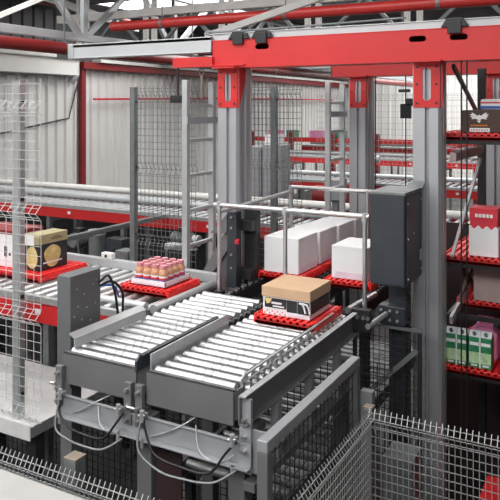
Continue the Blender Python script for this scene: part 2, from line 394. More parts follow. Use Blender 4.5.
# ------------------------------------------------------------------ roller tables in front
def roller_mesh_x(x0, x1, y, z, r, grooves, parent):
    b = MB().cyl((x0, y, z), (x1, y, z), r, 14)
    rl = b.build('roller', 'roller', parent)
    return rl
def roller_table(x0, x1, label):
    t = thing('roller_table', label, 'conveyor', ((x0+x1)/2, 3.4, TOP-.17))
    r = .0225; n = 17; y0 = 2.82; p = .0812
    b = MB().cyl((x0+.012, y0, TOP-r), (x1-.012, y0, TOP-r), r, 14)
    for f in (.50, .60): b.cyl((x0+(x1-x0)*f, y0, TOP-r), (x0+(x1-x0)*f+.014, y0, TOP-r), r+.0015, 14, 1)
    b.cyl((x0+.012, y0, TOP-r), (x0+.04, y0, TOP-r), r+.002, 14, 0)
    rl = b.build('roller', ['roller', 'collar'], t)
    copies(rl, [(0, p*i, 0) for i in range(1, n)])
    MB().box(x0-.01, x1+.01, 2.755, 2.770, TOP-.175, TOP-.012).box(x0-.01, x1+.01, 2.755, 2.79, TOP-.018, TOP-.012).build('front_panel', 'grey', t, .002)
    for x in (x0-.008, x1+.002):
        MB().box(x, x+.006, 2.77, 4.15, TOP-.16, TOP-.022).build('side_plate', 'galv', t)
    MB().box(x0, x1, 2.80, 4.14, TOP-.150, TOP-.140).build('under_pan', 'blackmetal', t)
    MB().box(x0, x1, 4.15, 4.16, TOP-.16, TOP-.03).build('rear_panel', 'grey', t)
    return t
ta = roller_table(-2.66, -2.185, 'left roller table of the front pair, beside the tall grey cabinet')
tb = roller_table(-2.10, -1.62, 'right roller table of the front pair, under the brown carton')
# folded guides
b = MB().prism([(-2.632, TOP+.002), (-2.624, TOP+.002), (-2.624, TOP+.055), (-2.665, TOP+.078), (-2.668, TOP+.072), (-2.632, TOP+.052)], 'y', 2.80, 3.42)
b.build('side_guide', 'galv', ta)
b = MB().prism([(2.74, TOP-.02), (2.74, TOP+.03), (2.77, TOP+.055), (3.52, TOP+.055), (3.52, TOP-.02)], 'x', -2.172, -2.160)
b.box(-2.172, -2.145, 2.775, 3.5, TOP+.050, TOP+.056)
b.build('centre_guide', 'anthracite', ta)
b = MB().prism([(2.80, TOP-.03), (2.80, TOP+.058), (3.56, TOP+.062), (3.56, TOP-.03)], 'x', -2.122, -2.112)
b.build('centre_guide', 'galv', tb)
dots('screw', 'steel', ta, [((-2.158, yy, TOP+.056), (-2.158, yy, TOP+.066), .011) for yy in (2.84, 3.10, 3.36)])
# transfer chain between the tables behind the centre guide, small wheels
dots('chain_wheel', 'blackmetal', tb, [((-2.155, 3.60+.07*i, TOP-.02), (-2.130, 3.60+.07*i, TOP-.02), .020) for i in range(8)], 10)
b = MB(); b.box(-2.165, -2.12, 3.53, 4.15, TOP-.09, TOP-.04)
b.build('transfer_chain', 'blackmetal', tb)
# right guide with its long slots
z0 = TOP-.01; z1 = TOP+.052; xg = -1.598
b = MB()
b.prism([(2.80, z0), (2.80, z1-.02), (2.84, z1), (3.92, z1), (3.92, z1-.020), (2.86, z1-.020), (2.86, z0)], 'x', xg, xg+.008)
b.box(xg, xg+.008, 2.86, 3.92, z0, z0+.020)
for yy in (3.10, 3.20, 3.45, 3.55, 3.80, 3.88): b.box(xg, xg+.008, yy, yy+.03, z0+.02, z1-.02)
b.box(xg, xg+.02, 2.83, 3.92, z1-.003, z1)
b.build('side_guide', 'galv', tb, .001)
dots('track_wheel', 'steel', tb, [((-1.585, 2.84+.068*i, TOP-.02), (-1.562, 2.84+.068*i, TOP-.02), .021) for i in range(19)], 10)
MB().box(-1.592, -1.553, 2.8, 4.12, TOP-.10, TOP-.05).build('wheel_track', 'blackmetal', tb)

# carrying frame below
t = thing('support_frame', 'grey steel frame with legs carrying the two roller tables', 'frame', (-2.1, 3.4, F))
MB().box(-1.553, -1.545, 2.70, 4.15, TOP-.125, TOP-.006).box(-1.553, -1.515, 2.70, 4.15, TOP-.010, TOP-.004).box(-1.553, -1.505, 2.70, 4.15, TOP-.131, TOP-.125).build('side_beam', 'grey', t, .002)
MB().box(-1.546, -1.513, 2.699, 4.15, TOP-.004, TOP+.002).build('beam_edge', 'silver', t)
yb = 2.735
MB().box(-2.66, -1.50, yb, yb+.008, TOP-.325, TOP-.230).box(-2.66, -1.50, yb-.045, yb+.008, TOP-.332, TOP-.325).box(-2.66, -1.50, yb-.012, yb+.008, TOP-.230, TOP-.224).build('front_cross_beam', 'greylight', t, .001)
MB().box(-2.62, -1.6, 2.98, 3.06, TOP-.30, TOP-.26).build('inner_cross_beam', 'grey', t)
MB().box(-1.56, -1.50, 2.725, 2.745, TOP-.36, TOP-.02).box(-1.55, -1.44, 2.745, 2.755, TOP-.36, TOP-.16).build('corner_plate', 'greylight', t, .002)
for x, y in ((-2.16, 2.84), (-1.62, 2.84), (-2.55, 4.05), (-1.58, 4.05)):
    MB().box(x-.045, x+.045, y-.04, y+.04, F, TOP-.26).build('leg', 'grey', t, .004)
MB().box(-2.81, -2.725, 2.88, 2.96, F, TOP-.2605).build('leg', 'grey', t, .004)
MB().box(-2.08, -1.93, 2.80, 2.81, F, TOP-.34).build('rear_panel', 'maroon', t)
for x in (-2.67, -2.205, -2.135):
    MB().box(x-.022, x+.022, 2.722, 2.750, TOP-.285, TOP-.075).build('mounting_plate', 'grey', t, .003)
dots('bolt', 'steel', t, [((x, 2.70, TOP+z), (x, 2.725, TOP+z), .010) for x in (-2.67, -2.205, -2.135, -1.53) for z in (-.11, -.19, -.255)])
dots('bolt', 'steel', t, [((-2.2, 2.71, TOP-.19), (-2.14, 2.71, TOP-.19), .008), ((-2.72, 2.715, TOP-.17), (-2.69, 2.715, TOP-.17), .008)])
for y in (3.05, 3.45, 3.85):
    MB().box(-1.555, -1.515, y-.02, y+.02, TOP-.42, TOP-.131).build('hanger', 'greylight', t)
MB().box(-1.56, -1.50, 2.76, 4.15, TOP-.46, TOP-.42).build('lower_side_beam', 'grey', t, .002)

# air hoses and cables under the front
def hose(name, pts, r, mk, label):
    # smooth the points
    P_ = [Vector(p) for p in pts]; out = []
    for i in range(len(P_)-1):
        p0 = P_[max(i-1, 0)]; p1 = P_[i]; p2 = P_[i+1]; p3 = P_[min(i+2, len(P_)-1)]
        for k in range(6):
            u = k/6; out.append(.5*((2*p1)+(p2-p0)*u+(2*p0-5*p1+4*p2-p3)*u*u+(3*p1-p0-3*p2+p3)*u**3))
    out.append(P_[-1])
    return tag(MB().path(out, r, 6).build(name, mk), label, 'cable')
y = 2.70
hose('cable', [(-2.62, y, TOP-.20), (-2.63, y-.01, TOP-.30), (-2.55, y-.02, TOP-.36), (-2.42, y-.02, TOP-.375), (-2.32, y-.02, TOP-.36), (-2.25, y, TOP-.27), (-2.22, y+.01, TOP-.23)], .0065, 'black', 'black cable looping below the left roller table')
hose('cable', [(-2.635, y, TOP-.22), (-2.62, y-.05, TOP-.36), (-2.52, y-.065, TOP-.395), (-2.40, y-.065, TOP-.405), (-2.30, y-.05, TOP-.40), (-2.22, y, TOP-.35)], .006, 'galvdark', 'grey hose sagging lowest below the left roller table')
hose('cable', [(-2.58, y+.03, TOP-.31), (-2.50, y+.02, TOP-.27), (-2.42, y+.03, TOP-.22), (-2.36, y+.1, TOP-.19)], .0035, 'galv', 'pale hose rising to the left roller table')
hose('cable', [(-2.40, y+.03, TOP-.23), (-2.36, y, TOP-.31), (-2.28, y, TOP-.34), (-2.22, y+.01, TOP-.29)], .0035, 'galv', 'pale hose in a loop left of the centre brackets')
hose('cable', [(-2.09, y, TOP-.20), (-2.06, y-.01, TOP-.29), (-2.0, y-.02, TOP-.37), (-1.86, y-.02, TOP-.39), (-1.70, y-.02, TOP-.38), (-1.62, y, TOP-.28), (-1.57, y+.01, TOP-.22)], .0065, 'black', 'black cable looping below the right roller table')
hose('cable', [(-2.10, y, TOP-.22), (-2.08, y-.05, TOP-.35), (-1.95, y-.065, TOP-.41), (-1.82, y-.065, TOP-.415), (-1.66, y-.05, TOP-.40), (-1.56, y, TOP-.34)], .006, 'galvdark', 'grey hose sagging lowest below the right roller table')
hose('cable', [(-2.06, y+.02, TOP-.31), (-1.97, y+.02, TOP-.27), (-1.88, y+.03, TOP-.22), (-1.82, y+.1, TOP-.18)], .0035, 'galv', 'pale hose rising to the right roller table')
hose('cable', [(-1.80, y+.03, TOP-.20), (-1.76, y, TOP-.30), (-1.66, y, TOP-.33), (-1.58, y+.01, TOP-.28)], .0035, 'galv', 'pale hose in a loop at the right corner plate')
for x, lb in ((-2.63, 'small steel hose fitting beside the left leg'), (-2.24, 'small steel hose fitting left of the centre brackets'), (-2.09, 'small steel hose fitting right of the centre brackets'), (-1.58, 'small steel hose fitting at the right corner plate')):
    t = thing('hose_fitting', lb, 'fitting', (x, y, TOP-.24))
    MB().cyl((x, y-.005, TOP-.235), (x, y-.005, TOP-.18), .012, 8).box(x-.012, x+.012, y-.012, y+.03, TOP-.215, TOP-.2).build('valve_body', 'galv', t)
    MB().cyl((x-.02, y-.005, TOP-.21), (x+.02, y-.005, TOP-.20), .008, 8).build('hose_nipple', 'steel', t)
    MB().cyl((x, y-.005, TOP-.36), (x, y-.005, TOP-.325), .010, 8).build('lower_nipple', 'galv', t)

# grey cabinet at the left of the tables
t = thing('control_cabinet', 'narrow grey cabinet with rivets standing left of the roller tables', 'cabinet', (-2.77, 3.0, TOP-.26))
MB().box(-2.825, -2.725, 2.87, 3.12, TOP-.259, -.94).build('cabinet_body', 'box_grey', t, .004)
for yy, zz in ((2.92, -1.02), (2.98, -1.06), (3.05, -1.02), (2.93, -1.12), (3.07, -1.13), (2.96, -1.2), (3.03, -1.22), (3.08, -1.0), (2.90, -1.17), (3.0, -1.14)):
    MB().cyl((-2.726, yy, zz), (-2.721, yy, zz), .0045, 6).build('rivet', 'silver', t)
hose('cable', [(-2.72, 3.10, -1.02), (-2.70, 3.16, -.99), (-2.69, 3.20, -1.08), (-2.70, 3.24, -1.2), (-2.71, 3.26, -1.31)], .008, 'black', 'black cable curving out of the grey cabinet')
hose('cable', [(-2.72, 3.11, -1.04), (-2.70, 3.19, -1.03), (-2.68, 3.26, -1.10), (-2.69, 3.28, -1.2), (-2.70, 3.29, -1.30)], .008, 'black', 'second black cable curving out of the grey cabinet nearer the bottles')
hose('cable', [(-2.71, 3.12, -1.04), (-2.69, 3.20, -1.06), (-2.68, 3.23, -1.13)], .006, 'blue', 'short blue cable beside the black ones at the grey cabinet')

# guard frame right of the tables
t = thing('guard_frame', 'grey square tube guard frame standing right of the roller tables', 'frame', (-1.35, 3.1, F))
MB().box(-1.375, -1.325, 2.55, 3.68, -1.445, -1.395).build('top_rail', 'greylight', t, .004)
for yy in (2.55, 3.63): MB().box(-1.375, -1.325, yy, yy+.05, F, -1.446).build('leg', 'grey', t, .003)
b = MB()
for i in range(21): yy = 2.62+.05*i; b.bar((-1.35, yy, -2.9), (-1.35, yy, -1.45), .004)
for i in range(22): zz = -2.85+.065*i; b.bar((-1.35, 2.6, zz), (-1.35, 3.63, zz), .004)
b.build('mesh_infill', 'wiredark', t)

# ------------------------------------------------------------------ trays and goods
def tray_parts(w, d, root):
    """red slatted carrying tray: w across x, d along y, bottom on the root"""
    o = root.location; x, y, z = o.x, o.y, o.z-H
    b = MB().box(x-w/2, x+w/2, y-d/2, y+d/2, z, z+.022)
    n = max(4, int(w/.042))
    for i in range(n):
        xa = x-w/2+w*(i+.5)/n; b.box(xa-.013, xa+.013, y-d/2, y+d/2, z+.022, z+.050)
    for yy in (y-d/2, y+d/2-.012):
        b.box(x-w/2, x+w/2, yy, yy+.012, z, z+.042)
    k = b.build('slatted_deck', 'tray', root, .003)
    q = max(4, int(d/.045))
    for xx in (x-w/2-.012, x+w/2+.001):
        r = MB(); r.box(xx, xx+.011, y-d/2, y+d/2, z, z+.036)
        for i in range(q): ya = y-d/2+d*(i+.5)/q; r.box(xx, xx+.011, ya-.014, ya+.014, z+.036, z+.054)
        r.build('toothed_edge', 'tray', root, .003)
    for i in range(n-1):
        xa = x-w/2+w*(i+1)/n; MB().cyl((xa, y-d/2-.0012, z+.024), (xa, y-d/2+.001, z+.024), .008, 8).build('edge_hole', 'darkred', root)
def tray(x, y, z, w, d, label):
    t = thing('carrying_tray', label, 'tray', (x, y, z)); tray_parts(w, d, t); return t
TZ = TOP+.001
tray(-1.795, 3.875, TZ, .39, .41, 'red slatted tray on the right roller table under the brown carton')
tray(-2.965, 4.035, TZ, .40, .40, 'red slatted tray on the left conveyor under the drink bottles')
tray(-4.10, 3.98, TZ, .50, .52, 'red slatted tray on the left conveyor under the olive carton')
tray(-4.72, 3.99, TZ, .56, .52, 'red slatted tray at the far left edge behind the mesh')
G = TZ+.0505
def box_thing(name, label, cat, x0, x1, y0, y1, z0, z1, mk, bev=.003):
    t = thing(name, label, cat, ((x0+x1)/2, (y0+y1)/2, z0))
    MB().box(x0, x1, y0, y1, z0, z1).build('carton_body', mk, t, bev)
    return t
# carton with a brown lid
x0, x1, y0, y1 = -1.962, -1.640, 3.70, 4.02
t = thing('lidded_carton', 'brown lidded cardboard box with black and white printed sides on a red tray', 'box', (-1.8, 3.88, G))
MB().box(x0+.006, x1-.006, y0+.006, y1-.006, G, G+.115).build('carton_body', 'paper', t, .003)
MB().box(x0, x1, y0, y1, G+.108, G+.172).build('lid', 'carton', t, .004)
pr = MB().box(x0+.02, x0+.165, y0+.003, y0+.005, G+.045, G+.103).box(x0+.168, x0+.235, y0+.003, y0+.005, G+.032, G+.103).box(x0+.238, x1-.008, y0+.003, y0+.005, G+.03, G+.103)
pr.box(x1-.005, x1-.003, y0+.02, y1-.02, G+.03, G+.103)
pr.build('printed_panel', 'blackprint', t)
pr = MB().prism(stadium(x0+.10, G+.075, .07, .012), 'y', y0+.001, y0+.003, 0).box(x0+.075, x0+.15, y0+.001, y0+.003, G+.052, G+.06)
pr.path([(x0+.25, y0+.001, G+.095), (x0+.27, y0+.001, G+.092), (x0+.283, y0+.001, G+.07), (x0+.29, y0+.001, G+.04)], .006, 6)
pr.path([(x0+.27, y0+.001, G+.095), (x0+.30, y0+.001, G+.090), (x0+.313, y0+.001, G+.07), (x0+.318, y0+.001, G+.04)], .006, 6)
pr.box(x0+.17, x0+.29, y0+.0005, y0+.002, G+.006, G+.028)
pr.build('white_print', 'paper', t)
MB().prism([(x0+.02, G+.10), (x0+.07, G+.10), (x0+.055, G+.072), (x0+.035, G+.066)], 'y', y0+.001, y0+.003).build('yellow_print', 'yellow', t)
MB().box(x0+.175, x0+.283, y0-.0005, y0+.0005, G+.010, G+.024).build('label_panel', 'lilac', t)
pr = MB()
for i in range(9): a = x0+.02+.017*i; pr.prism(stadium(a, G+.012+.012*(i % 2), .008, .008, 4), 'y', y0+.002, y0+.006)
pr.build('red_print', 'redprint', t)
# bottles
bx0, bx1, by0, by1 = -3.115, -2.815, 3.885, 4.185
t = thing('bottle_carton', 'low white cardboard tray holding rows of peach drink bottles', 'box', (-2.965, 4.035, G))
b = MB().box(bx0, bx1, by0, by1, G, G+.006)
b.box(bx0, bx1, by0, by0+.005, G, G+.042).box(bx0, bx1, by1-.005, by1, G, G+.042).box(bx0, bx0+.005, by0, by1, G, G+.042).box(bx1-.005, bx1, by0, by1, G, G+.042)
b.build('carton_wall', 'paper', t)
MB().box(bx0+.02, bx1-.02, by0-.001, by0, G+.008, G+.022).box(bx1, bx1+.001, by0+.02, by1-.02, G+.008, G+.022).build('printed_band', 'lilac', t)
bt = None
for i in range(4):
    for j in range(4):
        x = bx0+.0465+.069*i; yy = by0+.0465+.069*j; loc = (x, yy, G+.0065)
        if bt is None:
            bt = thing('drink_bottle', 'peach drink bottle with pink cap packed in the white cardboard tray', 'bottle', loc, 'drink bottles in the white carton tray')
            z = G+.0065; prof = [(.029, 0), (.0325, .006), (.0325, .090), (.028, .104), (.020, .116), (.020, .120)]
            b = MB()
            for (r0, h0), (r1, h1) in zip(prof, prof[1:]): b.cyl((x, yy, z+h0), (x, yy, z+h1), r0, 14, 0, r1, False)
            b.cyl((x, yy, z-.0001+.0002), (x, yy, z+.001), .029, 14)
            b.build('bottle_body', 'peach', bt)
            MB().cyl((x, yy, z+.119), (x, yy, z+.140), .0245, 14).build('cap', 'cap', bt)
            lb = MB().cyl((x, yy, z+.030), (x, yy, z+.068), .0332, 14, 0, None, False).cyl((x, yy, z+.040), (x, yy, z+.056), .0336, 14, 1, None, False).cyl((x, yy, z+.032), (x, yy, z+.040), .0336, 14, 2, None, False)
            lb.build('wrap_label', ['paper', 'redprint', 'blue'], bt)
        else: clone(bt, loc)
# olive carton and its neighbours at the left
t = thing('printed_carton', 'olive topped carton with pale yellow figures on black sides behind the mesh', 'box', (-4.02, 3.97, G))
x0, x1, y0, y1 = -4.095, -3.945, 3.82, 4.12
MB().box(x0, x1, y0, y1, G, G+.20).build('carton_body', 'blackprint', t, .003)
MB().box(x0-.002, x1+.002, y0-.002, y1+.002, G+.20, G+.275).build('top_band', 'olive', t, .003)
e = []
for k in range(20):
    a = 2*PI*k/20; e.append((3.96+.085*math.cos(a)*(1+.12*math.sin(3*a)), G+.10+.085*math.sin(a)))
MB().prism(e, 'x', x1, x1+.002).build('printed_figure', 'yellow', t)
e = [(-4.02+.06*math.cos(2*PI*k/20), G+.10+.085*math.sin(2*PI*k/20)) for k in range(20)]
MB().prism(e, 'y', y0-.002, y0).build('printed_figure', 'yellow', t)
MB().box(x0-.003, x0+.10, y0-.004, y0-.002, G+.195, G+.272).build('white_flap', 'paper', t)
MB().box(x1+.002, x1+.003, 3.86, 4.06, G+.05, G+.06).build('printed_line', 'paper', t)
pr = MB().box(x1+.002, x1+.0035, 3.94, 4.06, G+.230, G+.236).box(x1+.002, x1+.0035, 3.96, 4.03, G+.245, G+.250)
pr.build('lid_print', 'brown', t)
t = thing('printed_carton', 'white carton with dark print at the far left edge behind the mesh', 'box', (-4.44, 3.97, G))
MB().box(-4.66, -4.21, 3.82, 4.12, G, G+.26).build('carton_body', 'paper', t, .003)
MB().box(-4.32, -4.29, 3.817, 3.82, G+.08, G+.16).box(-4.27, -4.25, 3.817, 3.82, G+.09, G+.11).build('printed_mark', 'blackprint', t)
MB().box(-4.662, -4.208, 3.818, 4.122, G+.255, G+.285).build('top_band', 'darkred', t)

# ------------------------------------------------------------------ left cross conveyor
def cross_conveyor(x0, x1, y0, y1, z, label, pitch, rr=.028, rail='red', rmat='rollerdull', gt='silver', backtube=True, leg_step=1.6, legs=None):
    t = thing('roller_conveyor', label, 'conveyor', ((x0+x1)/2, (y0+y1)/2, F))
    MB().box(x0, x1, y0, y0+.012, z-.175, z-.05).box(x0, x1, y0, y0+.05, z-.056, z-.05).box(x0, x1, y0, y0+.04, z-.178, z-.172).build('front_rail', rail, t, .002)
    MB().box(x0, x1, y0+.014, y0+.05, z-.05, z-.004).build('front_edge', 'galv', t, .002)
    MB().box(x0, x1, y1-.012, y1, z-.175, z-.02).build('rear_rail', rail, t, .002)
    if backtube: MB().cyl((x0, y1-.05, z+.035), (x1, y1-.05, z+.035), .045, 14).build('guide_tube', gt, t)
    else: MB().box(x0, x1, y1-.06, y1, z-.02, z+.05).build('guide_rail', 'silver', t, .004)
    rl = MB().cyl((x0+.06, y0+.055, z-rr), (x0+.06, y1-.065, z-rr), rr, 12).build('roller', rmat, t)
    n = min(int((x1-x0-.1)/pitch), 99)
    copies(rl, [(pitch*i, 0, 0) for i in range(1, n)])
    k = x0+.5
    while k < x1:
        for yy in (legs or (y0+.04, y1-.08)): MB().box(k-.03, k+.03, yy, yy+.06, F, z-.178).build('leg', 'galvdark', t)
        MB().box(k-.02, k+.02, y0+.1, y1-.08, z-.26, z-.20).build('cross_member', 'galvdark', t)
        k += leg_step
    k = x0+.4
    while k < x1: MB().box(k, k+.05, y0-.002, y0, z-.12, z-.085).build('sticker', 'paper', t); k += 1.1
    return t
cross_conveyor(-9.5, -2.72, 3.45, 4.47, TOP, 'nearest red sided roller conveyor carrying trays in from the left', .105, rmat='rollergalv', backtube=False, legs=(4.14, 4.36))
tt = bpy.data.objects['roller_conveyor']
MB().cyl((-3.3, 3.60, TOP+.010), (-2.76, 3.60, TOP+.010), .026, 12).build('stop_bar', 'galv', tt)
MB().cyl((-2.715, 3.62, TOP-.012), (-2.715, 4.35, TOP-.012), .032, 14).build('end_roller', 'galv', tt)
MB().cyl((-2.790, 3.62, TOP-.032), (-2.790, 4.35, TOP-.032), .030, 14).build('end_roller', 'roller', tt)
MB().box(-2.755, -2.745, 3.55, 4.45, TOP-.10, TOP-.04).build('end_plate', 'galvdark', tt)
cross_conveyor(-11.4, -1.2, 6.90, 7.55, TOP, 'second roller conveyor behind the mesh fence, front lane with stickers on its red side', .13, leg_step=1.3)
cross_conveyor(-11.4, -1.2, 7.62, 8.25, TOP+.02, 'third roller conveyor with silver guide tube, just behind the second', .13, gt='white', leg_step=1.9)
tt = bpy.data.objects['roller_conveyor.002']
MB().box(-11.3, -2.9, 8.14, 8.16, F, TOP-.18).build('guard_panel', 'blackmetal', tt)
t = thing('sensor_box', 'small white sensor box on the rear rail of the nearest conveyor', 'sensor', (-3.8, 4.44, TOP+.05))
MB().box(-3.85, -3.74, 4.415, 4.465, TOP+.0505, TOP+.10).build('housing', 'white', t, .004)
MB().cyl((-3.80, 4.41, TOP+.075), (-3.80, 4.416, TOP+.075), .012, 10).build('lens', 'black', t)
for xx, zz, lb in ((-5.25, -1.42, 'silver topped upright cylinder between the conveyors, behind the olive carton'), (-4.2, -1.48, 'silver topped upright cylinder between the conveyors, right of the fence post')):
    t = thing('upright_cylinder', lb, 'cylinder', (xx, 5.75, F))
    MB().cyl((xx, 5.95, F), (xx, 5.95, zz), .09, 16).build('cylinder_body', 'galvdark', t)
    MB().cyl((xx, 5.95, zz), (xx, 5.95, zz+.05), .10, 16).build('cylinder_cap', 'silver', t)

cross_conveyor(-6.2, 3.5, 11.5, 12.4, TOP, 'mid distance red sided roller conveyor seen between the lift columns', .13, leg_step=1.8)
cross_conveyor(-8.4, 3.5, 16.5, 17.4, TOP+.05, 'distant red sided roller conveyor behind the rear lift column', .16, leg_step=2.0)
cross_conveyor(-9.4, 3.5, 20.5, 21.3, TOP+.10, 'farthest roller conveyor in front of the back wall', .2, leg_step=2.5)
t = thing('rack_conveyor', 'raised distant red conveyor on posts carrying pink cartons', 'conveyor', (-7.8, 18.6, F))
MB().box(-10.2, 1, 18.2, 18.3, -.98, -.85).build('front_rail', 'red', t)
MB().box(-10.2, 1, 18.3, 19.0, -.94, -.90).build('deck', 'galvdark', t)
for k in range(9): MB().box(-10.0+1.3*k, -9.88+1.3*k, 18.10, 18.19, F, -.7).build('post', 'darkred', t)
for k in range(4): MB().bar((-9.9+2.6*k, 18.3, -1.25), (-8.7+2.6*k, 18.3, -.9), .10, .06).build('slope_brace', 'red', t)
for x, mk, lb, w in ((-9.55, 'pink', 'pink carton on the distant raised conveyor, left one', .35), (-8.95, 'green', 'dark green carton between two pink ones on the distant conveyor', .25), (-8.2, 'pink', 'pink carton on the distant raised conveyor, right one', .38), (-7.4, 'green', 'small dark green carton right of the pink cartons far away', .25)):
    box_thing('small_carton', lb, 'box', x, x+w, 18.45, 18.8, -.899, -.66, mk)

# machinery between and below the left conveyors
tag(MB().box(-5.03, -4.97, 4.50, 6.88, TOP-.05, TOP+.0).build('link_beam', 'galvdark', bevel=.003), 'dark steel bar linking the nearest conveyor to the one behind', 'beam')
def motor(x, y, z, label, ax='x'):
    t = thing('drive_motor', label, 'motor', (x, y, z))
    d = Vector((1, 0, 0)) if ax == 'x' else Vector((0, 1, 0)); c = Vector((x, y, z+.09))
    b = MB().cyl(c-d*.13, c+d*.13, .075, 16)
    for i in range(7): b.cyl(c+d*(-.11+.034*i), c+d*(-.098+.034*i), .085, 16)
    b.build('motor_body', 'galvdark', t)
    MB().cyl(c+d*.131, c+d*.21, .06, 14).build('gearbox', 'silver', t)
    MB().box(x-.05, x+.05, y-.05, y+.05, z+.165, z+.22).build('terminal_box', 'blackmetal', t)
    MB().box(x-.1, x+.1, y-.06, y+.06, F, z+.01).build('motor_stand', 'blackmetal', t)
motor(-5.55, 6.0, -1.60, 'grey drive motor under the second conveyor behind the olive carton', 'y')
motor(-4.35, 6.35, -1.55, 'grey drive motor under the second conveyor left of the fence post')
motor(-3.55, 6.15, -1.58, 'grey drive motor under the second conveyor right of the fence post', 'y')
for x, y, w, h, mk, lb in ((-4.9, 5.9, .22, .30, 'anthracite', 'dark switch box behind the olive carton'), (-4.55, 5.6, .16, .26, 'galvdark', 'grey switch box beside the dark switch box'),
                       (-3.95, 5.75, .26, .30, 'blackmetal', 'black switch box behind the drink bottles'), (-3.4, 5.8, .30, .34, 'box_grey', 'grey switch box behind the mesh and bottles')):
    t = thing('switch_box', lb, 'box', (x, y, F))
    MB().box(x-w/2, x+w/2, y-.08, y+.08, -1.72, -1.72+h).build('housing', mk, t, .005)
    MB().box(x-.03, x+.03, y-.03, y+.03, F, -1.721).build('stand', 'blackmetal', t)
    MB().box(x-w/2+.02, x+w/2-.02, y-.085, y-.081, -1.70, -1.74+h).build('cover', mk, t, .002)
    MB().cyl((x+.04, y-.09, -1.65), (x+.04, y-.084, -1.65), .012, 8).build('indicator', 'silver', t)
hose('cable', [(-5.35, 5.75, -1.50), (-5.2, 5.65, -1.68), (-5.0, 5.65, -1.72), (-4.82, 5.75, -1.50)], .014, 'black', 'black cable sagging between the motor and the dark switch box')
t = thing('lower_conveyor', 'low dark roller conveyor under the second conveyor at left', 'conveyor', (-6, 5.6, F))
MB().box(-9.5, -3.2, 4.60, 4.63, -2.05, -1.95).build('front_rail', 'blackmetal', t)
MB().box(-9.5, -3.2, 5.27, 5.30, -2.05, -1.95).build('rear_rail', 'blackmetal', t)
rl = MB().cyl((-9.4, 4.63, -2.0), (-9.4, 5.27, -2.0), .03, 8).build('roller', 'galvdark', t)
copies(rl, [(.2*i, 0, 0) for i in range(1, 31)])
for k in range(4): MB().box(-9.2+1.9*k, -9.12+1.9*k, 4.63, 4.73, F, -2.051).build('leg', 'blackmetal', t)

# ------------------------------------------------------------------ tread plate landing, fence posts and mesh
t = thing('tread_platform', 'galvanised tread plate landing at lower left behind the mesh', 'platform', (-4.2, 3.6, -2.15))
MB().box(-6.0, -3.45, 3.27, 4.12, -2.13, -2.10).build('deck_plate', 'tread', t, .002)
MB().box(-6.0, -3.45, 3.26, 3.269, -2.19, -2.09).build('front_lip', 'tread', t)
MB().box(-3.449, -3.442, 3.26, 4.12, -2.17, -2.10).build('side_lip', 'galv', t)
for x in (-3.5, -4.8):
    MB().box(x-.04, x+.04, 3.32, 3.40, F, -2.131).build('leg', 'blackmetal', t)
def post(x, y, z0, z1, label, w=.06, mk='galvdark'):
    t = thing('fence_post', label, 'post', (x, y, z0))
    MB().box(x-w/2, x+w/2, y-w/2, y+w/2, z0, z1).build('tube', mk, t, .004)
    MB().box(x-w/2-.002, x+w/2+.002, y-w/2-.002, y+w/2+.002, z1, z1+.008).build('cap', 'tan', t, .002)
    z = z1-.15
    while z > z0+.1: MB().box(x+w/2, x+w/2+.010, y-.012, y+.012, z, z+.025).build('clip', 'blackmetal', t); z -= .66
    return t
post(-3.64, 3.34, -2.10, .18, 'nearest tall galvanised fence post at left on the tread plate', .060, 'galv')
post(-4.37, 5.5, F, .20, 'tall grey fence post standing behind the drink bottles')
post(-3.32, 6.55, F, .225, 'tall grey fence post just right of the left lift column', .065)
post(-3.55, 14, F, .25, 'distant fence post between the rear column and the cabinet column', .08)
def mesh_panel(axis, c, a0, a1, z0, z1, ca, cz, folds, w, mk, label, amp=.035, spike=.03, sgn=1, frame=False):
    """welded wire panel with pressed V folds"""
    b = MB()
    def off(z):
        o = 0
        for f in folds:
            d = abs(z-f)
            if d < .05: o = amp*(1-d/.05)
        return o*sgn
    def P(a, z): return (a, c+off(z), z) if axis == 'x' else (c+off(z), a, z)
    lv = {z0, z1+spike}
    for f in folds: lv |= {max(z0, f-.05), f, min(z1+spike, f+.05)}
    lv = sorted(lv)
    n = int(round((a1-a0)/ca))
    for i in range(n+1):
        a = a0+ca*i
        for p, q in zip(lv, lv[1:]): b.bar(P(a, p), P(a, q), w)
    zs = []; z = z1
    while z > z0: zs.append(z); z -= cz
    zs += [f+d for f in folds for d in (-.05, 0, .05) if f+d <= z1]
    for z in zs: b.bar(P(a0, z), P(a0+ca*n, z), w)
    return tag(b.build('wire_fence', mk), label, 'fence')
fo = [.0, -.69, -1.38, -2.02]
mesh_panel('x', 3.29, -5.2, -3.41, -2.06, .16, .065, .063, fo, .0032, 'wire', 'wire mesh fence panel around the nearest post at the left edge', amp=-.05)
mesh_panel('x', 5.46, -4.30, -3.62, F+.05, .19, .05, .066, [.11, -.6, -1.3], .0045, 'galvdark', 'wire mesh fence panel between the middle post and the ladder')
mesh_panel('x', 6.48, -3.62, -2.98, F+.05, .22, .05, .066, [.14, -.6, -1.3], .005, 'galvdark', 'wire mesh fence panel right of the left lift column', amp=-.035)
mesh_panel('x', 13.9, -6.0, 1.5, F+.02, .28, .10, .12, [.2], .007, 'wiremid', 'distant wire mesh fence seen between the lift columns', amp=.05)
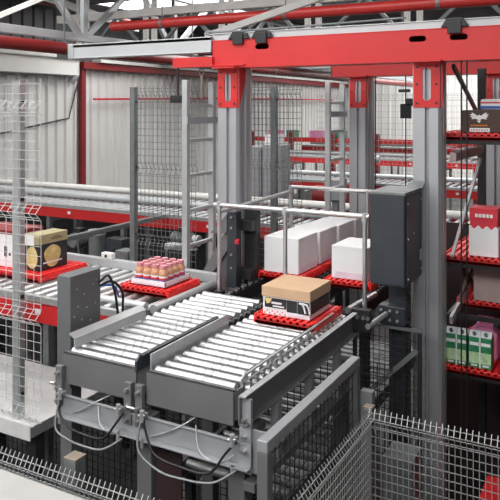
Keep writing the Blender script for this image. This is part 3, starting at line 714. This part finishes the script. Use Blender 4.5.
# low fences in front
mesh_panel('x', 2.2, -3.9, -1.20, F+.01, -1.56, .0275, .042, [-1.585], .0034, 'wiremid', 'low wire fence with bent top along the bottom left ledge', amp=-.03, spike=.022)
mesh_panel('y', -1.15, 2.2, 3.33, F+.01, -1.53, .028, .042, [-1.555], .0032, 'wiremid', 'low wire fence with bent top running away at lower right', amp=.03, spike=.018)
mesh_panel('x', 3.34, -1.15, .25, F+.01, -1.53, .028, .042, [-1.555], .0032, 'wiremid', 'low wire fence crossing the lower right corner before the shelves', amp=-.03, spike=.018)
post(-2.11, 2.25, F, -1.515, 'short grey fence post with tan cap at the bottom left fence', .065, 'galvdark')
post(-1.17, 3.38, F, -1.53, 'short fence post at the corner of the low wire fences', .045)
tag(MB().box(-1.34, -1.27, 3.72, 3.77, F, -1.60).build('fence_stub', 'greylight', bevel=.003), 'short pale post stub behind the guard frame end', 'post')
# dark mesh under the machines
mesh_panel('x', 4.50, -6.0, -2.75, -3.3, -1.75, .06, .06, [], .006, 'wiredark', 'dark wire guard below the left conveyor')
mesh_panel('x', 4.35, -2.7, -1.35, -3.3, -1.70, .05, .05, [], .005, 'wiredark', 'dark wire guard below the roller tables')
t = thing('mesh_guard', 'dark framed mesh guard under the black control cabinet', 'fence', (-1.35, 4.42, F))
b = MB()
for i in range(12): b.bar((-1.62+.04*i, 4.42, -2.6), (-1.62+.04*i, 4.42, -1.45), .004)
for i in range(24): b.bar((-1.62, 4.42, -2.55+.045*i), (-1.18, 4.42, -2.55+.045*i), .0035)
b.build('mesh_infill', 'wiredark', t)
MB().box(-1.64, -1.17, 4.41, 4.43, -1.45, -1.43).build('top_rail', 'galvdark', t)
MB().bar((-1.62, 4.40, -1.98), (-1.20, 4.40, -1.56), .02, .03).build('diagonal_bar', 'galvdark', t)
for x in (-1.63, -1.19): MB().box(x-.012, x+.012, 4.41, 4.43, F, -1.45).build('leg', 'blackmetal', t)
# ledge nearest the viewer
t = thing('walkway_ledge', 'white metal ledge in the bottom left corner', 'ledge', (-2.5, 1.7, -1.6))
MB().box(-6, 4, -3.9, 2.02, -1.56, -1.505).build('top_sheet', 'ledge', t, .01)
MB().box(-6, 4, 2.0, 2.03, -1.7, -1.565).build('edge_trim', 'galv', t, .004)
MB().box(-6, 4, 1.82, 1.835, -1.506, -1.497).build('seam', 'silver', t)

# ------------------------------------------------------------------ lift inside: rails, trays, white cartons
t = thing('lift_track', 'pair of dark conveyor tracks running into the lift between the columns', 'track', (-2.0, 5.6, F))
for x in (-2.50, -2.12, -1.97, -1.60):
    MB().box(x-.02, x+.02, 4.20, 6.40, TOP-.12, TOP-.03).build('track_rail', 'blackmetal', t, .003)
    MB().box(x-.008, x+.008, 4.20, 6.40, TOP-.028, TOP-.018).build('running_strip', 'galv', t)
for xs in (-2.12, -1.97, -2.50, -1.60):
    wl = MB().cyl((xs-.022, 4.25, TOP-.02), (xs+.022, 4.25, TOP-.02), .019, 8).build('wheel', 'black', t)
    copies(wl, [(0, .1*i, 0) for i in range(1, 22)])
MB().box(-2.55, -1.55, 4.5, 4.56, TOP-.2, TOP-.125).build('cross_beam', 'blackmetal', t)
MB().box(-2.55, -1.55, 6.3, 6.36, TOP-.2, TOP-.125).build('cross_beam', 'blackmetal', t)
for x in (-2.5, -1.6):
    for yy in (4.5, 6.3): MB().box(x-.03, x+.03, yy, yy+.06, F, TOP-.2).build('leg', 'blackmetal', t)
yy = 4.62
LB = ['white carton nearest on the left lift lane', 'second white carton on the left lift lane', 'third white carton on the left lift lane', 'farthest white carton on the left lift lane']
for i in range(4):
    y0 = 4.66+.41*i
    tray(-2.31, y0+.20, TOP, .36, .40, 'red tray under the '+LB[i])
    t = box_thing('white_carton', LB[i]+', on its red tray', 'box', -2.46, -2.17, y0+.02, y0+.38, TOP+.0505, TOP+.32-.01*i, 'paper', .006)
    MB().box(-2.168, -2.1675, y0+.05, y0+.35, TOP+.06, TOP+.10).build('print_band', 'lilac', t)
tray(-1.79, 4.92, TOP, .34, .46, 'red tray under the white carton on the right lift lane')
t = box_thing('white_carton', 'white carton on the right lift lane behind the handrail post', 'box', -1.93, -1.655, 4.74, 5.10, TOP+.0505, TOP+.29, 'paper', .006)
MB().box(-1.90, -1.69, 4.739, 4.7395, TOP+.06, TOP+.10).build('print_band', 'lilac', t)
# lifting head: black bracket machine at the left column
t = thing('lifting_machine', 'black lifting arm with slanted brace at the foot of the left lift column', 'machine', (-2.58, 4.5, TOP-.05))
MB().box(-2.66, -2.58, 4.46, 4.54, TOP-.05, -.78).build('mast', 'anthracite', t, .004)
MB().box(-2.60, -2.50, 4.62, 4.70, TOP-.05, -.76).build('mast', 'blackmetal', t, .004)
for za in (-.93, TOP): MB().box(-2.63, -2.50, 4.545, 4.615, za, za+.08).build('cross_head', 'blackmetal', t, .003)
MB().prism([(-2.93, TOP-.02), (-2.84, TOP-.02), (-2.655, -1.05), (-2.655, -.88)], 'y', 4.485, 4.54).build('slanted_brace', 'grey', t, .003)
MB().prism([(-2.66, -.80), (-2.66, -.94), (-2.80, -.955), (-2.80, -.945)], 'y', 4.455, 4.545).build('bracket', 'grey', t, .002)
MB().cyl((-2.57, 4.459, -1.0), (-2.57, 4.44, -1.0), .014, 10).box(-2.58, -2.56, 4.46, 4.47, -1.02, -.98).build('lamp_button', 'redprint', t)
dots('bolt', 'steel', t, [((-2.62, 4.45, zz), (-2.62, 4.46, zz), .009) for zz in (-.82, -.9, -1.1, -1.2)])
# handrail
t = thing('handrail', 'bright tubular handrail around the lift opening', 'railing', (-2.0, 4.8, TOP-.05))
zr = -.70
MB().path([(-2.64, 4.25, zr), (-1.47, 4.25, zr)], .017, 12).build('front_rail', 'steel', t)
MB().path([(-2.60, 5.45, zr+.01), (-1.42, 5.45, zr+.01)], .017, 12).build('back_rail', 'steel', t)
MB().path([(-2.60, 4.25, zr-.05), (-2.60, 5.45, zr-.03)], .015, 12).build('side_rail', 'galv', t)
for x, yy, zb in ((-2.60, 4.25, TOP-.05), (-2.07, 4.25, TOP-.02), (-1.50, 4.25, TOP-.08), (-2.60, 5.45, TOP-.05), (-1.9, 5.45, TOP-.05)):
    MB().cyl((x, yy, zb), (x, yy, zr), .015, 12).build('post', 'steel', t)
    MB().box(x-.03, x+.03, yy-.03, yy+.03, zb, zb+.035).build('post_foot', 'blackmetal', t, .003)
    MB().cyl((x, yy, zr-.035), (x, yy, zr+.02), .021, 12).build('clamp', 'galv', t)
t = thing('stop_bracket', 'bright steel adjuster tubes at the end of the roller tables', 'bracket', (-1.5, 4.25, TOP-.12))
MB().cyl((-1.585, 4.17, TOP+.005), (-1.555, 4.62, TOP+.005), .020, 12).build('tube', 'steel', t)
MB().cyl((-1.45, 4.16, TOP-.08), (-1.40, 4.38, TOP-.05), .018, 12).build('tube', 'galv', t)
MB().box(-1.56, -1.44, 4.17, 4.215, TOP-.12, TOP+.02).build('block', 'blackmetal', t, .004)
dots('bolt', 'steel', t, [((-1.5+dx, 4.155, TOP-.03), (-1.5+dx, 4.17, TOP-.03), .012) for dx in (-.02, .02, .05)])
# black control cabinet
t = thing('control_cabinet', 'dark anthracite control cabinet hung on the right lift column', 'cabinet', (-1.34, 4.38, -1.13))
MB().box(-1.448, -1.222, 4.20, 4.575, -1.115, -.545).build('cabinet_body', 'anthracite', t, .004)
MB().box(-1.452, -1.218, 4.196, 4.578, -.545, -.528).build('top_plate', 'galvdark', t, .002)
MB().prism([(4.52, -.528), (4.60, -.49), (4.60, -.50), (4.53, -.54)], 'x', -1.30, -1.20).build('hood', 'galvdark', t)
MB().box(-1.442, -1.228, 4.194, 4.20, -1.105, -.555).build('door', 'anthracite', t, .002)
MB().box(-1.221, -1.214, 4.22, 4.56, -1.10, -.56).build('side_cover', 'anthracite', t, .002)
for y2, z2 in ((4.235, -.60), (4.235, -.82), (4.235, -1.07), (4.54, -.6), (4.54, -1.06), (4.36, -.80)): MB().cyl((-1.214, y2, z2), (-1.209, y2, z2), .007, 8).build('screw', 'steel', t)
MB().box(-1.214, -1.206, 4.50, 4.55, -1.0, -.93).build('latch', 'galv', t, .002)
# dark mast and drive chain below the cabinet
t = thing('lift_mast', 'dark lift mast with chain below the control cabinet', 'mast', (-1.34, 4.45, F))
MB().box(-1.42, -1.30, 4.50, 4.58, F, -1.116).build('mast_profile', 'anthracite', t, .004)
MB().box(-1.295, -1.285, 4.46, 4.56, F, -1.116).build('chain_guide', 'blackmetal', t)
b = MB()
for i in range(50): b.box(-1.285, -1.268, 4.47, 4.50, -3.2+.04*i, -3.178+.04*i)
b.build('chain', 'black', t)
MB().box(-1.46, -1.28, 4.40, 4.50, -1.42, -1.30).build('gearbox', 'anthracite', t, .006)
dots('bolt', 'galv', t, [((-1.30+dx, 4.39, dz), (-1.30+dx, 4.40, dz), .009) for dx in (-.14, -.08, -.03) for dz in (-1.33, -1.39)])
# hoist belts
for x, y2, z0, z1, lb in ((-2.19, 6.52, -.95, .312, 'thin black hoist cable right of the rear column'), (-1.89, 6.52, -.95, .312, 'thin black hoist cable left of the right front column')):
    tag(MB().cyl((x, y2, z0), (x, y2, z1), .006, 8).build('hoist_cable', 'black'), lb, 'cable')
t = thing('limit_switch', 'small black limit switch hanging left of the right front column', 'switch', (-1.89, 6.5, -.10))
MB().box(-1.93, -1.83, 6.47, 6.51, -.10, .04).box(-1.88, -1.80, 6.47, 6.51, .02, .09).build('switch_body', 'black', t, .003)
MB().box(-1.95, -1.84, 6.48, 6.51, .15, .18).build('switch_lever', 'black', t, .002)

# cabinets and boxes behind the lift
t = thing('control_cabinet', 'pair of pale grey cabinets behind the fence right of the left column', 'cabinet', (-4.55, 8.7, F))
MB().box(-4.86, -4.57, 8.6, 8.9, F, -.55).build('cabinet_body', 'greylight', t, .006)
MB().box(-4.55, -4.25, 8.6, 8.9, F, -.52).build('cabinet_body', 'greylight', t, .006)
MB().box(-4.84, -4.59, 8.585, 8.599, -2.2, -.60).build('door', 'greylight', t, .003)
MB().box(-4.53, -4.27, 8.585, 8.599, -2.2, -.57).build('door', 'greylight', t, .003)
box_thing('white_carton', 'small white box standing on the pale grey cabinets', 'box', -4.52, -4.32, 8.62, 8.85, -.519, -.38, 'paper')
t = thing('junction_box', 'grey junction box on a stand behind the white cartons', 'box', (-2.9, 7.0, F))
MB().box(-2.78, -2.60, 6.62, 6.82, -.95, -.74).build('housing', 'greylight', t, .005)
MB().box(-2.72, -2.66, 6.69, 6.75, F, -.951).build('stand', 'galvdark', t)
motor(-3.9, 11.2, -.95, 'dark pump motor on the mid distance conveyor right of the rear column')
t = thing('rear_machine', 'dark red drive housing under the mid distance conveyor', 'machine', (-4.5, 11.2, F))
MB().cyl((-4.9, 11.3, -1.55), (-4.3, 11.3, -1.55), .18, 20).build('drum', 'darkred', t)
MB().box(-4.8, -4.4, 11.2, 11.4, F, -1.7).build('stand', 'blackmetal', t)

# low roller conveyor under the right table
t = thing('lower_conveyor', 'low roller conveyor seen through the guard frame below the right table', 'conveyor', (-1.85, 4.2, F))
for x in (-2.42, -1.68): MB().box(x-.015, x+.015, 3.45, 6.4, -2.27, -2.17).build('side_rail', 'galvdark', t, .002)
rl = MB().cyl((-2.40, 3.55, -2.20), (-1.70, 3.55, -2.20), .026, 10).build('roller', 'rollerdull', t)
copies(rl, [(0, .11*i, 0) for i in range(1, 25)])
for x in (-2.38, -1.72):
    for y2 in (3.55, 5.6): MB().box(x-.025, x+.025, y2-.025, y2+.025, F, -2.271).build('leg', 'blackmetal', t)

# ------------------------------------------------------------------ shelf rack at right
t = thing('storage_rack', 'dark steel shelf rack right of the right lift column', 'rack', (-.7, 5.2, F))
for x, y2 in ((-.30, 4.72), (-1.05, 5.78), (-.30, 5.78)):
    MB().box(x-.03, x+.03, y2-.03, y2+.03, F, .32).build('post', 'blackmetal', t, .003)
MB().box(-1.06, -1.02, 4.70, 5.72, -.36, -.30).build('slanted_rail', 'mauve', t)
MB().bar((-1.03, 4.66, .28), (-1.0, 5.74, -.20), .02, .03).build('brace', 'blackmetal', t)
MB().bar((-1.05, 4.72, -1.0), (-1.03, 5.6, -.40), .020, .025).build('brace', 'silver', t)
MB().bar((-1.05, 4.72, -1.45), (-1.03, 5.6, -1.05), .02, .05).build('brace', 'brown', t)
MB().bar((-1.05, 4.68, -1.42), (-1.03, 5.2, -1.30), .02, .05).build('brace', 'galv', t)
MB().bar((-1.03, 5.7, -1.55), (-1.05, 4.9, -1.05), .02, .04).build('brace', 'blackmetal', t)
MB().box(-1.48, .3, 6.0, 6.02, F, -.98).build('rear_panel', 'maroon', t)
for z in (-.215, -1.05, -1.40, -1.80):
    for y2 in (4.80, 5.66): MB().box(-1.10, -.30, y2-.015, y2+.015, z-.03, z-.001).build('shelf_bearer', 'blackmetal', t)
    MB().box(-1.10, -1.08, 4.76, 5.75, z-.03, z-.001).build('shelf_bearer', 'blackmetal', t)
tag(MB().cyl((-.965, 4.60, F), (-.965, 4.60, .32), .005, 6).build('hoist_cable', 'black'), 'thin black cable in front of the shelves, left of two', 'cable')
tag(MB().cyl((-.93, 4.60, F), (-.93, 4.60, .32), .005, 6).build('hoist_cable', 'black'), 'thin black cable in front of the shelves, right of two', 'cable')
SH = [(-.215, 4.755, 'top'), (-1.05, 4.755, 'second'), (-1.40, 4.98, 'third'), (-1.80, 4.755, 'lowest')]
for z, y0, w in SH:
    tray(-.80 if w != 'third' else -.76, y0+.235, z, .62, .45, 'front red tray on the %s shelf of the rack' % w)
    if w != 'third': tray(-.80, y0+.705, z, .62, .45, 'rear red tray on the %s shelf of the rack' % w)
# goods on the shelves
z = -.215+.0505
t = thing('printed_carton', 'dark brown carton with a white winged emblem on the top shelf', 'box', (-.77, 4.8, z))
x0, x1, y0 = -1.005, -.55, 4.80
MB().box(x0, x1, y0, 5.03, z, z+.150).build('carton_body', 'brown', t, .003)
cx = x0+.115; cz = z+.100; wing = []
for s in (1, -1):
    pts = [(0, -.02), (.02, -.008), (.05, -.012), (.044, .0), (.06, .004), (.050, .012), (.064, .022), (.046, .024), (.05, .036), (.03, .026), (.012, .012), (0, .020)]
    b = MB().prism([(cx+s*p[0], cz+p[1]) for p in pts], 'y', y0-.002, y0); wing.append(b)
b = wing[0]; b.add(wing[1].v, wing[1].f); b.prism([(cx-.014, cz-.02), (cx, cz-.036), (cx+.014, cz-.02)], 'y', y0-.002, y0)
b.build('winged_emblem', 'paper', t)
pr = MB()
for i in range(9): pr.box(cx-.055+.0125*i, cx-.047+.0125*i, y0-.002, y0, z+.042, z+.052)
pr.build('orange_lettering', 'orange', t)
MB().box(cx-.062, cx+.068, y0-.002, y0, z+.004, z+.030).build('label_panel', 'paper', t)
pr = MB()
for i in range(7): pr.box(cx-.055+.017*i, cx-.044+.017*i, y0-.003, y0-.002, z+.010, z+.022)
pr.build('label_print', 'mauve', t)
t = thing('wrapped_pack', 'white and blue wrapped pack on top of the brown carton', 'pack', (-.75, 4.85, z+.15))
MB().box(-.89, -.62, 4.84, 5.01, z+.151, z+.225).build('pack_body', 'paper', t, .014)
MB().box(-.891, -.619, 4.838, 5.012, z+.160, z+.178).build('blue_band', 'blue', t)
MB().box(-.891, -.619, 4.838, 5.012, z+.195, z+.205).build('red_band', 'redprint', t)
z = -1.05+.0505
t = thing('detergent_pack', 'tall red and white pack standing on the second shelf', 'pack', (-.86, 4.85, z))
MB().box(-.955, -.775, 4.82, 4.98, z, z+.325).build('pack_body', 'redprint', t, .004)
MB().box(-.957, -.773, 4.818, 4.982, z+.245, z+.30).build('top_band', 'redprint', t, .002)
wv = [(-.958, z+.003)] + [(-.772, z+.003)] + [(-.772-.186*i/16, z+.195+.012*math.sin(i*1.3)) for i in range(17)]
MB().prism(wv, 'y', 4.808, 4.817).build('white_pouch', 'paper', t)
MB().prism([(4.817, z+.003), (4.98, z+.003), (4.98, z+.17), (4.90, z+.20), (4.817, z+.195)], 'x', -.7745, -.768).build('white_pouch', 'paper', t)
pr = MB()
for i in range(5): pr.box(-.92+.024*i, -.902+.024*i, 4.8162, 4.818, z+.262, z+.285)
pr.build('white_lettering', 'paper', t)
z = -1.40+.0505
t = thing('plain_carton', 'plain mauve grey carton on the third shelf', 'box', (-.80, 5.1, z))
MB().box(-.965, -.68, 5.0, 5.25, z, z+.235).build('carton_body', 'mauve', t, .004)
MB().box(-.87, -.82, 4.999, 5.251, z+.2351, z+.2361).build('tape', 'paper', t)
z = -1.80+.0505
def carton_pack(x, y0, label):
    t = thing('drink_carton_pack', label, 'pack', (x, y0+.05, z))
    for s in (-1, 1):
        c = x+s*.0375
        k = MB().box(c-.036, c+.036, y0, y0+.10, z, z+.205).build('drink_carton', 'green', t, .003)
        MB().box(c-.036, c+.036, y0+.012, y0+.088, z+.205, z+.213).prism([(y0, z+.205), (y0+.10, z+.205), (y0+.055, z+.238), (y0+.045, z+.238)], 'x', c-.036, c+.036).build('gable_top', 'film', k, .002)
        MB().box(c-.034, c+.034, y0-.0015, y0, z+.030, z+.105).build('pale_print', 'palegreen', k)
        MB().box(c-.030, c+.030, y0-.0025, y0-.0015, z+.150, z+.172).build('white_print', 'paper', k); MB().box(c-.02, c+.02, y0-.0025, y0-.0015, z+.012, z+.024).build('white_print', 'paper', k)
        MB().cyl((c, y0+.018, z+.218), (c, y0+.002, z+.232), .012, 10).build('screw_cap', 'teal', k)
    b = MB().box(x-.0045, x+.0045, y0-.003, y0+.103, z, z+.206)
    b.build('wrap_seam', 'film', t)
    return t
carton_pack(-1.04, 4.80, 'green and white drink carton pack, left of two on the lowest shelf')
carton_pack(-.885, 4.80, 'green and white drink carton pack, right of two on the lowest shelf')
t = thing('pink_jug', 'pink handled jug behind the drink cartons on the lowest shelf', 'jug', (-.90, 5.05, z))
MB().prism([(-.995, z), (-.805, z), (-.805, z+.18), (-.84, z+.225), (-.94, z+.225), (-.995, z+.18)], 'y', 4.98, 5.12).build('jug_body', 'pink', t, .012)
MB().path([(-.84, 5.05, z+.225), (-.84, 5.05, z+.275), (-.94, 5.05, z+.275), (-.94, 5.05, z+.225)], .012, 8).build('handle', 'pink', t)
MB().cyl((-.82, 5.05, z+.222), (-.815, 5.05, z+.27), .024, 12).build('cap', 'anthracite', t)
MB().box(-.97, -.84, 4.977, 4.98, z+.05, z+.13).build('label_panel', 'lilac', t)
# dim floor level goods behind the low fence
box_thing('floor_carton', 'red carton low behind the right fence', 'box', -.80, -.55, 4.3, 4.6, F, -2.35, 'tray_dim')
box_thing('floor_carton', 'grey box low behind the corner fence post', 'box', -1.22, -1.05, 3.75, 3.95, F, -1.95, 'galvdark')

# repeats share a group phrase
from collections import defaultdict
GR = {'carrying_tray': 'red slatted carrying trays', 'white_carton': 'white cartons on the lift lanes', 'roller_conveyor': 'red sided roller conveyors',
      'lift_column': 'aluminium lift columns', 'fence_post': 'steel fence posts', 'wire_fence': 'welded wire fence panels', 'small_carton': 'cartons on the distant raised conveyor',
      'drink_carton_pack': 'drink carton packs on the lowest shelf', 'switch_box': 'switch boxes behind the bottles', 'drive_motor': 'grey drive motors', 'beam_clamp': 'black clamps on the red beam',
      'hose_fitting': 'steel hose fittings under the tables', 'steel_ladder': 'galvanised ladders', 'roller_table': 'roller tables of the front pair', 'hoist_cable': 'thin black hoist cables',
      'portal_beam': 'red portal beams', 'roof_truss': 'lattice roof trusses', 'fire_pipe': 'red pipes under the roof', 'roof_purlin': 'roof purlins'}
for o in C.objects:
    if o.parent is None and 'group' not in o and o.get('kind') != 'structure' and o.name.split('.')[0] in GR: o['group'] = GR[o.name.split('.')[0]]

# ------------------------------------------------------------------ light and camera
w = bpy.data.worlds.new('hall'); sc.world = w; w.use_nodes = True
bg = w.node_tree.nodes['Background']; bg.inputs[0].default_value = (.86, .93, 1, 1); bg.inputs[1].default_value = .2
cam = bpy.data.cameras.new('camera'); co = bpy.data.objects.new('camera', cam); C.objects.link(co)
co.location = (0, 0, H)
yaw = math.radians(28.9)
co.rotation_euler = (PI/2, 0, yaw)
cam.sensor_width = 36; cam.lens = 36*689/500
cam.shift_y = -(250-108)/500
cam.clip_end = 200
sc.camera = co
sc.view_settings.view_transform = 'Standard'; sc.view_settings.look = 'None'
sc.view_settings.exposure = 0.08; sc.view_settings.gamma = 1.0; sc.view_settings.use_curve_mapping = False
sc.cycles.use_denoising = True
sc.cycles.max_bounces = 8
